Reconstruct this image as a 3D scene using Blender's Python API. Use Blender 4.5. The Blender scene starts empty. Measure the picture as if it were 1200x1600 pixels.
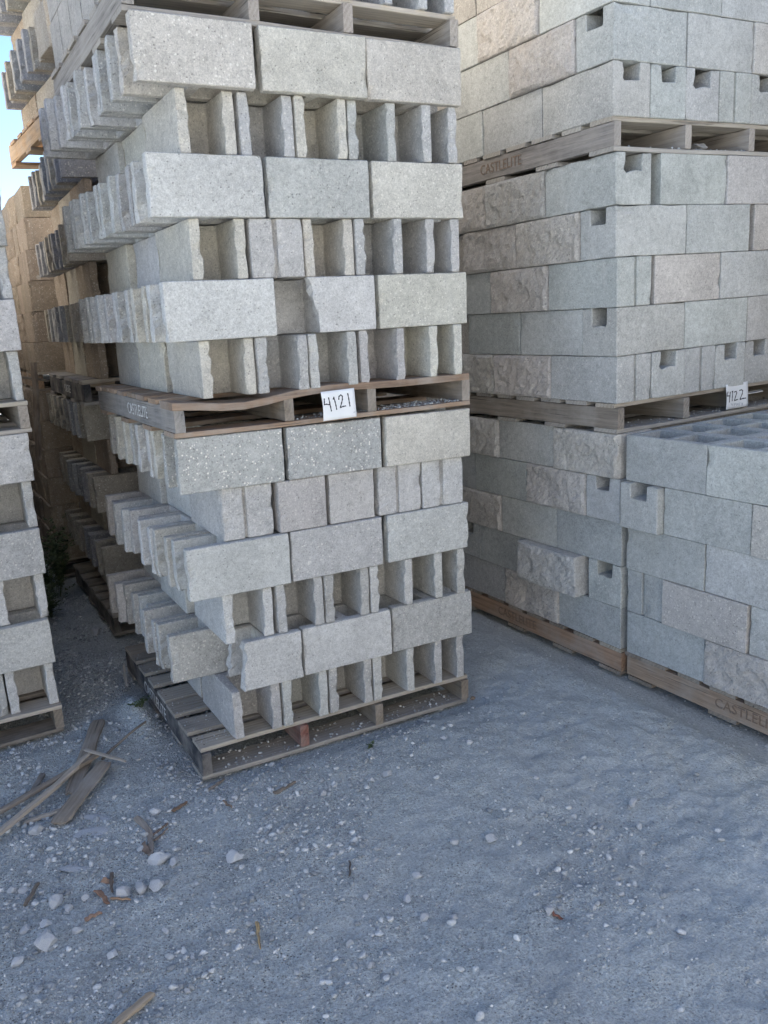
import bpy, bmesh, math, random
import numpy as np
from mathutils import Vector, Matrix, noise as mn
R = math.radians
random.seed(7)
np.random.seed(7)
sc = bpy.context.scene
col = sc.collection

# ------------------------------------------------------------------ camera
cam_d = bpy.data.cameras.new('camera')
cam = bpy.data.objects.new('camera', cam_d)
col.objects.link(cam)
CY, CP, CR = 0.4677, -0.2430, -0.0709            # yaw (from +y towards +x), pitch, roll
fw = Vector((math.sin(CY)*math.cos(CP), math.cos(CY)*math.cos(CP), math.sin(CP)))
r0 = Vector((math.cos(CY), -math.sin(CY), 0)); u0 = r0.cross(fw)
rr = r0*math.cos(CR) + u0*math.sin(CR); uu = -r0*math.sin(CR) + u0*math.cos(CR)
m = Matrix((rr, uu, -fw)).transposed().to_4x4()
m.translation = Vector((-0.7272, -2.7851, 1.6701))
cam.matrix_world = m
cam_d.sensor_fit = 'HORIZONTAL'; cam_d.sensor_width = 36.0
cam_d.lens = 1305.6/1200*36
cam_d.shift_x = 57/1200; cam_d.shift_y = 9.9/1200
cam_d.clip_start = 0.05; cam_d.clip_end = 1000
sc.camera = cam

# ------------------------------------------------------------------ light
SUN_YAW, SUN_EL = 52.0, 40.0
w = bpy.data.worlds.new('World'); sc.world = w; w.use_nodes = True
nt = w.node_tree; bg = nt.nodes['Background']
sky = nt.nodes.new('ShaderNodeTexSky'); sky.sky_type = 'NISHITA'; sky.sun_disc = False
sky.sun_elevation = R(SUN_EL); sky.sun_rotation = R(SUN_YAW)
sky.air_density = 0.6; sky.dust_density = 0.0; sky.ozone_density = 2.0
nt.links.new(sky.outputs[0], bg.inputs[0]); bg.inputs[1].default_value = 0.06
sl = bpy.data.lights.new('sun', 'SUN'); sl.energy = 5.0; sl.angle = R(0.5); sl.color = (1.0, 0.94, 0.84)
so = bpy.data.objects.new('sun', sl); col.objects.link(so)
sd = Vector((math.sin(R(SUN_YAW))*math.cos(R(SUN_EL)), math.cos(R(SUN_YAW))*math.cos(R(SUN_EL)), math.sin(R(SUN_EL))))
so.rotation_euler = sd.to_track_quat('Z', 'Y').to_euler(); so.location = (6, 6, 8)
sc.view_settings.view_transform = 'Standard'; sc.view_settings.look = 'None'
sc.view_settings.gamma = 1; sc.view_settings.use_curve_mapping = False
sc.view_settings.exposure = 2.55

# ------------------------------------------------------------------ helpers
def tag(o, label=None, cat=None, group=None, kind=None):
    if label: o['label'] = label
    if cat: o['category'] = cat
    if group: o['group'] = group
    if kind: o['kind'] = kind
    return o

def link(name, mesh, M=None, parent=None, color=None):
    o = bpy.data.objects.new(name, mesh); col.objects.link(o)
    if parent is not None: o.parent = parent
    if M is not None: o.matrix_basis = M
    if color is not None: o.color = (color[0], color[1], color[2], 1)
    return o

def mesh_from(name, verts, faces, mat, smooth=False):
    me = bpy.data.meshes.new(name); me.from_pydata([tuple(v) for v in verts], [], faces); me.validate()
    if mat: me.materials.append(mat)
    if smooth: me.polygons.foreach_set('use_smooth', [True]*len(me.polygons))
    me.update(); return me

def T(x, y, z): return Matrix.Translation((x, y, z))
def RZ(a): return Matrix.Rotation(a, 4, 'Z')
def RX(a): return Matrix.Rotation(a, 4, 'X')
def RY(a): return Matrix.Rotation(a, 4, 'Y')
rnd = random.uniform

# ------------------------------------------------------------------ materials
def nodes(name):
    mt = bpy.data.materials.new(name); mt.use_nodes = True
    n = mt.node_tree.nodes; l = mt.node_tree.links
    return mt, n, l, n['Principled BSDF']

class G:
    """small node-graph writer"""
    def __init__(s, n, l): s.n, s.l = n, l
    def new(s, t, **k):
        x = s.n.new(t)
        for a, b in k.items(): setattr(x, a, b)
        return x
    def put(s, sock, v):
        if hasattr(v, 'is_output') or isinstance(v, bpy.types.NodeSocket): s.l.new(v, sock)
        else: sock.default_value = v
    def math(s, op, a, b=0.0, c=0.0, clamp=False):
        x = s.new('ShaderNodeMath', operation=op, use_clamp=clamp)
        s.put(x.inputs[0], a); s.put(x.inputs[1], b); s.put(x.inputs[2], c); return x.outputs[0]
    def noise(s, vec, scale, detail=3, rough=.5, dist=0):
        x = s.new('ShaderNodeTexNoise'); s.put(x.inputs['Vector'], vec); s.put(x.inputs['Scale'], scale)
        x.inputs['Detail'].default_value = detail; x.inputs['Roughness'].default_value = rough; x.inputs['Distortion'].default_value = dist
        return x.outputs[0]
    def voro(s, vec, scale, feature='F1'):
        x = s.new('ShaderNodeTexVoronoi', feature=feature); s.put(x.inputs['Vector'], vec); x.inputs['Scale'].default_value = scale
        return x
    def ramp(s, v, a, b, lo=0.0, hi=1.0):
        x = s.new('ShaderNodeMapRange'); s.put(x.inputs[0], v)
        for i, q in zip((1, 2, 3, 4), (a, b, lo, hi)): s.put(x.inputs[i], q)
        return x.outputs[0]
    def mix(s, f, a, b, mode='MIX'):
        x = s.new('ShaderNodeMix', data_type='RGBA', blend_type=mode)
        s.put(x.inputs[0], f); s.put(x.inputs[6], a); s.put(x.inputs[7], b); return x.outputs[2]
    def scale(s, v, f):
        x = s.new('ShaderNodeVectorMath', operation='SCALE'); s.put(x.inputs[0], v); s.put(x.inputs[3], f); return x.outputs[0]
    def add(s, a, b):
        x = s.new('ShaderNodeVectorMath', operation='ADD'); s.put(x.inputs[0], a); s.put(x.inputs[1], b); return x.outputs[0]
    def mul(s, a, b):
        x = s.new('ShaderNodeVectorMath', operation='MULTIPLY'); s.put(x.inputs[0], a); s.put(x.inputs[1], b); return x.outputs[0]
    def bump(s, h, strength, dist):
        x = s.new('ShaderNodeBump'); s.put(x.inputs['Height'], h); x.inputs['Strength'].default_value = strength
        x.inputs['Distance'].default_value = dist; return x.outputs[0]

def objvec(g):
    tc = g.new('ShaderNodeTexCoord'); oi = g.new('ShaderNodeObjectInfo')
    off = g.scale((3.1, 7.7, 5.3), g.math('MULTIPLY', oi.outputs['Random'], 9.0))
    return g.add(tc.outputs['Object'], off), oi

def attr(g, name):
    a = g.new('ShaderNodeAttribute'); a.attribute_type = 'OBJECT'; a.attribute_name = name; return a.outputs['Fac']

def concrete(name, rough=1.0, fine=1.0, split=False):
    mt, n, l, b = nodes(name); g = G(n, l); v, oi = objvec(g)
    base = oi.outputs['Color']; sp = attr(g, 'speckle')
    blot = g.noise(v, 5.0, 4, .6); med = g.noise(v, 38.0, 4, .65); tiny = g.noise(v, 210.0, 2, .7)
    f = g.math('ADD', g.ramp(blot, .3, .7, -.13, .12), g.ramp(med, .3, .7, -.12, .12))
    f = g.math('ADD', f, g.ramp(tiny, .32, .68, -.18, .17))
    f = g.math('ADD', f, g.ramp(g.noise(v, 95.0, 2, .6), .35, .65, -.07, .07))
    f = g.math('ADD', 1.0, f)
    c = g.mix(1.0, base, g.scale((1, 1, 1), f), 'MULTIPLY')
    # aggregate grains: pale and dark stones showing in the face
    vdist = g.add(v, g.scale(g.new('ShaderNodeTexNoise').outputs[1], .004))
    vo = g.voro(vdist, 135.0); cellv = g.new('ShaderNodeSeparateColor'); l.new(vo.outputs['Color'], cellv.inputs[0])
    grain = g.math('LESS_THAN', vo.outputs['Distance'], g.math('MULTIPLY', cellv.outputs[2], .62))
    pale = g.math('MULTIPLY', g.math('GREATER_THAN', cellv.outputs[0], .74), grain)
    dark = g.math('MULTIPLY', g.math('GREATER_THAN', cellv.outputs[1], .72), grain)
    c = g.mix(g.math('MULTIPLY', pale, g.ramp(sp, 0, 1, .05, .85), clamp=True), c, (.86, .83, .76, 1))
    c = g.mix(g.math('MULTIPLY', dark, g.ramp(sp, 0, 1, .10, .42), clamp=True), c, (.22, .21, .20, 1))
    # pores
    vp = g.voro(v, 95.0); cp = g.new('ShaderNodeSeparateColor'); l.new(vp.outputs['Color'], cp.inputs[0])
    pore = g.math('MULTIPLY', g.math('GREATER_THAN', cp.outputs[2], .80), g.ramp(vp.outputs['Distance'], .12, .26, 1.0, 0.0))
    c = g.mix(g.math('MULTIPLY', pore, .55*fine), c, (.12, .115, .11, 1))
    # long vertical drips / lime bloom
    st = g.noise(g.mul(v, (9.0, 9.0, 1.3)), 2.6, 4, .6)
    c = g.mix(g.ramp(st, .56, .75, 0, .22), c, (.62, .61, .58, 1))
    vs_ = g.voro(v, 5.0); cs_ = g.new('ShaderNodeSeparateColor'); l.new(vs_.outputs['Color'], cs_.inputs[0])
    dd = g.math('ADD', vs_.outputs['Distance'], g.ramp(g.noise(v, 30.0, 3, .6), .3, .7, -.03, .03))
    spot = g.math('MULTIPLY', g.math('GREATER_THAN', cs_.outputs[0], .72), g.ramp(dd, .05, .075, .45, 0.0))
    c = g.mix(spot, c, (.66, .66, .64, 1))
    if split:
        big = g.noise(v, 14.0, 5, .6, .6)
        c = g.mix(g.ramp(big, .42, .68, 0, .25), c, (.50, .44, .385, 1))
        pit = g.noise(v, 55.0, 5, .7)
        c = g.mix(g.ramp(pit, .35, .5, .3, 0), c, (.24, .23, .22, 1))
    l.new(c, b.inputs['Base Color']); b.inputs['Roughness'].default_value = .93
    b.inputs['Specular IOR Level'].default_value = .2
    h = g.math('ADD', g.math('MULTIPLY', tiny, .35), g.math('MULTIPLY', med, .5))
    h = g.math('SUBTRACT', h, g.math('MULTIPLY', pore, .7))
    h = g.math('ADD', h, g.math('MULTIPLY', pale, g.math('MULTIPLY', sp, .25)))
    l.new(g.bump(h, .75*rough, .004), b.inputs['Normal'])
    return mt

def wood(name):
    mt, n, l, b = nodes(name); g = G(n, l); v, oi = objvec(g)
    base = oi.outputs['Color']
    warp = g.noise(g.mul(v, (1.5, 9, 9)), 2.0, 3, .5)
    wv = g.new('ShaderNodeTexWave', wave_type='RINGS'); l.new(g.mul(v, (.45, 6, 6)), wv.inputs['Vector'])
    wv.inputs['Scale'].default_value = 3.2; wv.inputs['Distortion'].default_value = 6; wv.inputs['Detail'].default_value = 3
    gr = g.noise(g.mul(v, (2.2, 60, 60)), 3.0, 5, .65)
    gr2 = g.noise(g.mul(v, (5, 160, 160)), 3.0, 3, .6)
    f = g.math('ADD', g.ramp(wv.outputs[1], .1, .9, -.10, .08), g.ramp(gr, .3, .7, -.2, .16))
    f = g.math('ADD', f, g.ramp(gr2, .3, .7, -.16, .16)); f = g.math('ADD', f, g.ramp(warp, .3, .7, -.12, .12))
    c = g.mix(1.0, base, g.scale((1, 1, 1), g.math('ADD', 1.0, f)), 'MULTIPLY')
    crack = g.noise(g.mul(v, (1.2, 55, 55)), 2.0, 4, .55)
    cr = g.ramp(crack, .64, .70, 0, 1)
    c = g.mix(g.math('MULTIPLY', cr, .7), c, (.05, .045, .04, 1))
    dust = g.noise(v, 6.0, 5, .6)
    c = g.mix(g.ramp(dust, .42, .66, 0, .6), c, (.42, .385, .345, 1))
    l.new(c, b.inputs['Base Color']); b.inputs['Roughness'].default_value = .85; b.inputs['Specular IOR Level'].default_value = .25
    h = g.math('SUBTRACT', g.math('ADD', g.math('MULTIPLY', gr, .6), g.math('MULTIPLY', gr2, .3)), cr)
    l.new(g.bump(h, .7, .003), b.inputs['Normal'])
    return mt

def plain(name, colr, rough=.8, var=.15, scale=40, usecol=False, bumpd=.0):
    mt, n, l, b = nodes(name); g = G(n, l); v, oi = objvec(g)
    f = g.math('ADD', 1.0, g.ramp(g.noise(v, scale, 4, .6), .3, .7, -var, var))
    base = oi.outputs['Color'] if usecol else (*colr, 1)
    c = g.mix(1.0, base, g.scale((1, 1, 1), f), 'MULTIPLY')
    l.new(c, b.inputs['Base Color']); b.inputs['Roughness'].default_value = rough; b.inputs['Specular IOR Level'].default_value = .25
    if bumpd: l.new(g.bump(g.noise(v, scale*2, 4, .65), .8, bumpd), b.inputs['Normal'])
    return mt

def paint_worn(name, colr):
    mt, n, l, b = nodes(name); g = G(n, l)
    tc = g.new('ShaderNodeTexCoord'); v = tc.outputs['Object']
    k = g.noise(v, 38.0, 5, .7)
    c = g.mix(g.ramp(k, .5, .62, 0, .75), (*colr, 1), (.16, .15, .145, 1))
    l.new(c, b.inputs['Base Color']); b.inputs['Roughness'].default_value = .9
    return mt

M_CON = concrete('concrete'); M_SPLIT = concrete('split_concrete', 1.5, split=True); M_SMOOTH = concrete('smooth_concrete', .8, .6)
M_WOOD = wood('weathered_wood')
M_STONE = plain('stone', (.5, .48, .45), .9, .22, 30, usecol=True, bumpd=.003)
M_PAPER = plain('paper', (.86, .87, .88), .7, .03, 8)
M_INK = plain('marker_ink', (.035, .035, .05), .5, .1, 30)
M_INKF = plain('faint_ink', (.42, .44, .5), .6, .1, 30)
M_WHITE = paint_worn('worn_white_paint', (.72, .72, .70))
M_BROWNP = paint_worn('worn_brown_print', (.235, .165, .12))
M_NAIL = plain('rusty_nail', (.10, .06, .045), .6, .3, 200)
M_BARK = plain('bark', (.2, .14, .1), .9, .3, 50, usecol=True, bumpd=.002)

def leafmat():
    mt, n, l, b = nodes('weed_leaf'); g = G(n, l)
    ge = g.new('ShaderNodeNewGeometry')
    c = g.mix(ge.outputs['Random Per Island'], (.045, .075, .03, 1), (.11, .14, .06, 1))
    l.new(c, b.inputs['Base Color']); b.inputs['Roughness'].default_value = .7
    return mt
M_LEAF = leafmat()

def groundmat():
    mt, n, l, b = nodes('dusty_gravel_ground'); g = G(n, l)
    tc = g.new('ShaderNodeTexCoord'); v = tc.outputs['Object']
    big = g.noise(v, .9, 4, .55); mid = g.noise(v, 7.0, 5, .6, .4); fine = g.noise(v, 60.0, 4, .7); grit = g.noise(v, 260.0, 3, .75)
    c = g.mix(g.ramp(big, .35, .65), (.43, .46, .47, 1), (.52, .555, .56, 1))
    c = g.mix(g.ramp(mid, .4, .62, 0, .7), c, (.56, .60, .60, 1))
    c = g.mix(g.ramp(g.noise(g.add(v, (5, 3, 1)), 3.0, 5, .65), .52, .68, 0, .5), c, (.34, .365, .375, 1))
    peb = g.noise(v, 120.0, 3, .6)
    sx = g.new('ShaderNodeSeparateXYZ'); l.new(v, sx.inputs[0])
    # how gritty the dirt is: loose grit at the left and along the pallets, compacted dust to the right
    gy_ = g.math('ADD', g.ramp(sx.outputs[0], -.4, 1.3, .75, .22), g.ramp(mid, .35, .65, -.3, .3), clamp=True)
    f = g.math('ADD', g.ramp(fine, .32, .68, -.2, .18), g.ramp(grit, .3, .7, -.26, .26))
    f = g.math('ADD', f, g.ramp(peb, .35, .65, -.16, .18))
    f = g.math('MULTIPLY', f, g.math('ADD', g.math('MULTIPLY', gy_, .6), .42))
    c = g.mix(1.0, c, g.scale((1, 1, 1), g.math('ADD', 1.0, f)), 'MULTIPLY')
    vo = g.voro(v, 130.0); s = g.new('ShaderNodeSeparateColor'); l.new(vo.outputs['Color'], s.inputs[0])
    gr = g.ramp(vo.outputs['Distance'], .25, .42, 1, 0)
    gm = gy_
    c = g.mix(g.math('MULTIPLY', g.math('MULTIPLY', g.math('GREATER_THAN', s.outputs[0], .78), gr), gm), c, (.56, .55, .53, 1))
    c = g.mix(g.math('MULTIPLY', g.math('MULTIPLY', g.math('GREATER_THAN', s.outputs[1], .8), gr), gm), c, (.14, .135, .13, 1))
    l.new(c, b.inputs['Base Color']); b.inputs['Roughness'].default_value = .97; b.inputs['Specular IOR Level'].default_value = .1
    h = g.math('ADD', g.math('MULTIPLY', fine, .9), g.math('MULTIPLY', grit, .35))
    h = g.math('ADD', h, g.math('MULTIPLY', peb, .5))
    h = g.math('ADD', h, g.math('MULTIPLY', g.math('MULTIPLY', gr, gm), .3))
    h = g.math('MULTIPLY', h, g.math('ADD', g.math('MULTIPLY', gy_, .55), .5))
    l.new(g.bump(h, 1.0, .010), b.inputs['Normal'])
    return mt
M_GROUND = groundmat()

# ------------------------------------------------------------------ ground
def vnoise(x, y, sc_, seed):
    """smooth value noise on numpy arrays"""
    x = np.asarray(x, float)/sc_; y = np.asarray(y, float)/sc_
    xi = np.floor(x).astype(np.int64); yi = np.floor(y).astype(np.int64); fx = x-xi; fy = y-yi
    fx = fx*fx*(3-2*fx); fy = fy*fy*(3-2*fy)
    def h(a, b):
        k = (a*374761393 + b*668265263 + seed*1442695041) & 0x7fffffff
        k = ((k ^ (k >> 13))*1274126177) & 0x7fffffff
        return ((k ^ (k >> 16)) & 0xffff)/65535.0
    return (h(xi, yi)*(1-fx)+h(xi+1, yi)*fx)*(1-fy)+(h(xi, yi+1)*(1-fx)+h(xi+1, yi+1)*fx)*fy - .5

def sstep(a, b, x): t = np.clip((x-a)/(b-a), 0, 1); return t*t*(3-2*t)

def gh(x, y):
    x = np.asarray(x, float); y = np.asarray(y, float)
    z = .05*vnoise(x, y, 1.1, 1) + .022*vnoise(x, y, .33, 2) + .009*vnoise(x, y, .11, 3) + .009*vnoise(x, y, .05, 4) + .006*vnoise(x, y, .024, 5)
    # scuffed, lumpy dust on the right
    rt = sstep(.5, 1.2, x)*sstep(-.1, -.9, y)
    z = z + rt*(.016*np.abs(vnoise(x, y, .15, 6)) + .016*np.abs(vnoise(x, y, .06, 7)) + .010*np.maximum(0, vnoise(x, y, .03, 8)) + .008*np.maximum(0, vnoise(x, y, .018, 9)-.15))
    # flat under the pallets
    def flat(x0, x1, y0, y1, m_=.12):
        return sstep(x0-m_, x0, x)*sstep(x1+m_, x1, x)*sstep(y0-m_, y0, y)*sstep(y1+m_, y1, y)
    f = np.maximum.reduce([flat(0, 1.24, 0, 1.25), flat(1.82, 3.2, -1.6, 1.0), flat(-1.7, -.36, .7, 2.0), flat(-.02, 1.3, 1.7, 3.0), flat(-.1, 1.3, 3.05, 4.4)])
    z = z*(1-f) - .012*f - .006
    z = z - .026*sstep(.1, 1.25, x)*sstep(1.9, 1.25, x)*sstep(-.5, 0, y)*sstep(1.6, 1.2, y)
    # mound of dirt against the left side of the front pallet
    z = z + .085*np.exp(-((x+.075)/.06)**2-((y-.66)/.2)**2)
    # little hole and kicked-up dirt
    z = z - .02*np.exp(-((x-.779)/.02)**2-((y+1.154)/.02)**2) - .016*np.exp(-((x-.958)/.014)**2-((y+1.303)/.014)**2)
    z = z - .02*np.exp(-((x-.65)/.035)**2-((y+1.235)/.03)**2)
    return z

def coords(a, b, step, far):
    mid = list(np.arange(a, b+1e-6, step)); out = []; s = step; p = a
    while p > -far: s *= 1.35; p -= s; out.append(p)
    out = out[::-1]; hi = []; s = step; p = mid[-1]
    while p < far: s *= 1.35; p += s; hi.append(p)
    return np.array(out+mid+hi)
gx = coords(-1.3, 2.3, .009, 400); gy = coords(-1.7, 1.6, .009, 400)
GX, GY = np.meshgrid(gx, gy); GZ = gh(GX, GY)
far_ = np.clip((np.hypot(GX, GY)-8)/10, 0, 1); GZ = GZ*(1-far_)
nx, ny = len(gx), len(gy)
me = bpy.data.meshes.new('ground'); V = np.stack([GX, GY, GZ], -1).reshape(-1, 3)
idx = np.arange(nx*ny).reshape(ny, nx)
Fq = np.stack([idx[:-1, :-1], idx[:-1, 1:], idx[1:, 1:], idx[1:, :-1]], -1).reshape(-1, 4)
me.vertices.add(len(V)); me.vertices.foreach_set('co', V.ravel())
me.loops.add(Fq.size); me.loops.foreach_set('vertex_index', Fq.ravel().astype(np.int32))
me.polygons.add(len(Fq)); me.polygons.foreach_set('loop_start', (np.arange(len(Fq))*4).astype(np.int32))
me.update(calc_edges=True); me.polygons.foreach_set('use_smooth', np.ones(len(Fq), bool)); me.materials.append(M_GROUND)
tag(link('ground', me), 'dusty grey dirt ground strewn with gravel between the block stacks', kind='structure')

# ------------------------------------------------------------------ block prototypes
BH, BL, BW = .1922, .395, .194

def refine(poly, step, ch):
    pts = []
    n_ = len(poly)
    for i in range(n_):
        a = Vector(poly[i]); b_ = Vector(poly[(i+1) % n_]); d = b_-a; L = d.length; d /= L
        nrm = Vector((d.y, -d.x)); c = min(ch, L*.25); k = max(1, int(round((L-2*c)/step)))
        for j in range(k+1):
            s = c+(L-2*c)*j/k; pts.append((a+d*s, nrm, i, s, L))
    return pts

def prism(name, outer, holes=(), H=BH, step=.03, ch=.003, zs=None, disp=None, rag=None, mat=None, seed=0, xform=None):
    """upright prism with worn edges; disp(p, z, edge) pushes a vertex out, rag(p, z) shifts it"""
    bm = bmesh.new()
    if zs is None:
        k = 9; zs = [0, ch] + [ch+(H-2*ch)*(i+1)/k for i in range(k)] + [H]
    capsb, capst = [], []
    sv = Vector((seed*3.7, seed*1.3, seed*2.1))
    for li, poly in enumerate([outer]+list(holes)):
        pts = refine(poly, step, ch); rings = []
        for zi, z in enumerate(zs):
            ring = []
            cap = zi in (0, len(zs)-1)
            for (p, nrm, ei, s, L) in pts:
                q = Vector((p.x, p.y, z)); nz = mn.noise(q*22+sv); n2 = mn.noise(q*70+sv)
                d = .0009*n2 + .0006*nz
                if disp and li == 0: d += disp(q, z, ei)
                edge_ = cap or s < ch*1.5 or L-s < ch*1.5
                if cap: d -= ch*(.8+.5*abs(nz)*2)
                if edge_: d -= max(0, mn.noise(q*15+sv*2)-.16)*.022
                off = Vector((nrm.x, nrm.y, 0))*d
                if rag: off += rag(q, z, nrm, li)
                if cap and disp is None: off.z = (1 if zi == 0 else -1)*max(0, n2)*.0006
                q2 = q+off
                ring.append(bm.verts.new(xform(q2) if xform else q2))
            rings.append(ring)
        for a, b_ in zip(rings[:-1], rings[1:]):
            for i in range(len(a)):
                j = (i+1) % len(a); bm.faces.new((a[i], a[j], b_[j], b_[i]))
        capsb.append(rings[0]); capst.append(rings[-1])
    for caps in (capsb, capst):
        es = []
        for r_ in caps:
            for i in range(len(r_)):
                es.append(bm.edges.get((r_[i], r_[(i+1) % len(r_)])))
        bmesh.ops.triangle_fill(bm, edges=es, use_beauty=True)
    bmesh.ops.recalc_face_normals(bm, faces=bm.faces[:])
    me = bpy.data.meshes.new(name); bm.to_mesh(me); bm.free(); me.materials.append(mat or M_CON); return me

def h_poly(L=BL, W=BW, t=.036, wb=.02, wx=0.0):
    l, h = L/2, W/2
    return [(-l, -h), (l, -h), (l, -h+t), (wx+wb, -h+t), (wx+wb, h-t), (l, h-t), (l, h), (-l, h), (-l, h-t), (wx-wb, h-t), (wx-wb, -h+t), (-l, -h+t)]

def ragger(L, W, t, seed, amp=.010, cut=None):
    sv = Vector((seed*5.1, 9.2, seed*1.7))
    def f(q, z, nrm, li):
        o = Vector((0, 0, 0)); inner = abs(q.y) < W/2-t*.6
        near = max(0, 1-(L/2-abs(q.x))/.035)
        if near > 0:
            s = mn.noise(Vector((q.x*2+math.copysign(7, q.x), math.copysign(3, q.y), z*34))+sv)+.6*mn.noise(Vector((math.copysign(5, q.x), math.copysign(11, q.y), z*95))+sv)
            if inner and abs(nrm.y) > .5: o.y += -math.copysign(1, q.y)*(amp*(s*.9+.15))*near
            elif inner: o.y += -math.copysign(1, q.y)*(amp*(s*.9+.15))
            o.x += math.copysign(1, q.x)*(-.004*abs(mn.noise(Vector((q.y*60, z*60, q.x))+sv))-.0015)*near
        if cut: o += cut(q, z)
        return o
    return f

H_MESH = [prism('open_end_block', h_poly(t=.034+.005*random.random(), wx=rnd(-.01, .01)), rag=ragger(BL, BW, .036, s, .009+.004*random.random()), seed=s) for s in range(7)]
M_poly = lambda W=.25, t=.034, wb=.02: [(-wb, -W/2), (wb, -W/2), (wb, -t/2-.005), (BL/2, -t/2-.005), (BL/2, t/2-.005), (wb, t/2-.005), (wb, W/2-t), (BL/2, W/2-t), (BL/2, W/2), (-BL/2, W/2), (-BL/2, W/2-t), (-wb, W/2-t), (-wb, t/2-.005), (-BL/2, t/2-.005), (-BL/2, -t/2-.005), (-wb, -t/2-.005)]
def rag_m(seed):
    sv = Vector((seed*5.1, 1.2, seed*1.7))
    def f(q, z, nrm, li):
        near = max(0, 1-(BL/2-abs(q.x))/.035)
        if near <= 0 or q.y > .25/2-.012 or q.y < -.03: return Vector((0, 0, 0))
        if nrm.y > .3 or abs(nrm.x) > .5 and q.y > 0 and q.y < .05: return Vector((0, 0, 0))
        s = mn.noise(Vector((q.x*2, round(q.y*20), z*38))+sv)
        return Vector((-.003*abs(s)*(1 if q.x > 0 else -1), -.009*(s+.3)*near, 0))
    return f
MM_MESH = [prism('open_end_block', M_poly(), rag=rag_m(s), seed=s+20) for s in range(3)]
CELLS = [[(-.170, -.069), (-.170, .069), (-.014, .069), (-.014, -.069)], [(.014, -.069), (.014, .069), (.170, .069), (.170, -.069)]]
rect = lambda L=BL, W=BW: [(-L/2, -W/2), (L/2, -W/2), (L/2, W/2), (-L/2, W/2)]
def gpoly(L=BL, W=BW, g=.007, d=.014, o=.004):
    l, h = L/2, W/2
    return [(-l, -h), (l, -h), (l, -g+o), (l-d, -g+o), (l-d, g+o), (l, g+o), (l, h), (-l, h), (-l, g-o), (-l+d, g-o), (-l+d, -g-o), (-l, -g-o)]
C_MESH = [prism('closed_block', rect(), CELLS, mat=M_CON, seed=s+30) for s in range(3)]
P_MESH = [prism('smooth_block', rect(), CELLS, mat=M_SMOOTH, seed=s+40, ch=.0022) for s in range(4)]
G_MESH = [prism('grooved_block', gpoly(o=rnd(-.01, .01)), CELLS, mat=M_SMOOTH, seed=s+50) for s in range(3)]
GR_MESH = [prism('grooved_block', gpoly(g=.006, o=rnd(-.015, .015)), CELLS, mat=M_CON, seed=s+55) for s in range(3)]
def split_disp(seed):
    sv = Vector((seed*13.7, seed*4.1, 2.2)); ax = Vector((rnd(-1, 1), 0, rnd(-1, 1)))
    def f(q, z, ei):
        if ei != 0: return 0
        u = min(q.x+BL/2, BL/2-q.x, z, BH-z); e = min(1, .35+max(0, u/.016))
        w = q+Vector((.012, 0, .012))*mn.noise(q*30+sv)
        s = .8*mn.noise(w*6.5+sv) + .7*abs(mn.noise(w*14+sv)) + .34*mn.noise(w*32+sv) + .2*mn.noise(q*75+sv) + ax.dot(q-Vector((0, 0, .1)))*1.1
        return .002+e*(.008+.018*s)
    return f
S_MESH = [prism('split_face_block', rect(), CELLS, step=.0105, zs=[0, .003]+[.003+(BH-.006)*(i+1)/17 for i in range(17)]+[BH], disp=split_disp(s), mat=M_SPLIT, seed=s+60) for s in range(7)]
Q_MESH = [prism('split_face_block', rect(), (), step=.0105, zs=[0, .003]+[.003+(BH-.006)*(i+1)/17 for i in range(17)]+[BH], disp=split_disp(s), mat=M_SPLIT, seed=s+60) for s in (8, 9)]
# knocked-out bond beam block: channel along its length, open at the top
def notch_mesh(seed, mat):
    w_, h_, nw, nd = BW/2, BH, .043+.004*rnd(-1, 1), .062+.008*rnd(-1, 1)
    poly = [(-w_, 0), (w_, 0), (w_, h_), (nw, h_), (nw-.004, h_-nd), (-nw+.004, h_-nd), (-nw, h_), (-w_, h_)]
    def rg(q, z, nrm, li):
        if abs(q.x) < .045 and q.y > .09: return Vector((.003*mn.noise(q*60+Vector((seed, 0, 0))), .007*mn.noise(Vector((q.x*50, seed, z*2))), 0))
        return Vector((0, 0, 0))
    k = 8
    zs = [0, .003]+[.003+(BL-.006)*(i+1)/k for i in range(k)]+[BL]
    # built upright, then laid down: local x = along, local y = across, local z = up
    return prism('notched_block', poly, H=BL, zs=zs, step=.03, rag=rg, mat=mat, seed=seed, xform=lambda q: Vector((q.z-BL/2, q.x, q.y)))
N_MESH = [notch_mesh(70+s, M_SMOOTH) for s in range(4)]
def cut_short(q, z): return Vector((0, 0, 0))
BRK_L = .25
BRK_MESH = prism('broken_block', h_poly(L=BRK_L, wx=.0), rag=ragger(BRK_L, BW, .036, 91, .016, cut=lambda q, z: Vector((.022*mn.noise(Vector((3, q.y*30, z*26)))+.02*z/BH, 0, 0)) if q.x < -.09 else Vector((0, 0, 0))), seed=91)
def brk2():
    L, W, t, wb = BL, BW, .036, .02; l, h = L/2, W/2; x0 = -l+.13
    poly = [(x0, -h), (l, -h), (l, -h+t), (wb, -h+t), (wb, h-t), (l, h-t), (l, h), (-l, h), (-l, h-t), (-wb, h-t), (-wb, -h+t), (x0, -h+t)]
    def rg(q, z, nrm, li):
        if abs(q.x-x0) < .008 and q.y < 0: return Vector((.045*(1-z/BH)+.012*mn.noise(Vector((0, q.y*40, z*40))), 0, 0))
        return Vector((0, 0, 0))
    return prism('broken_block', poly, rag=rg, seed=92)
BRK2_MESH = brk2()

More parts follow.
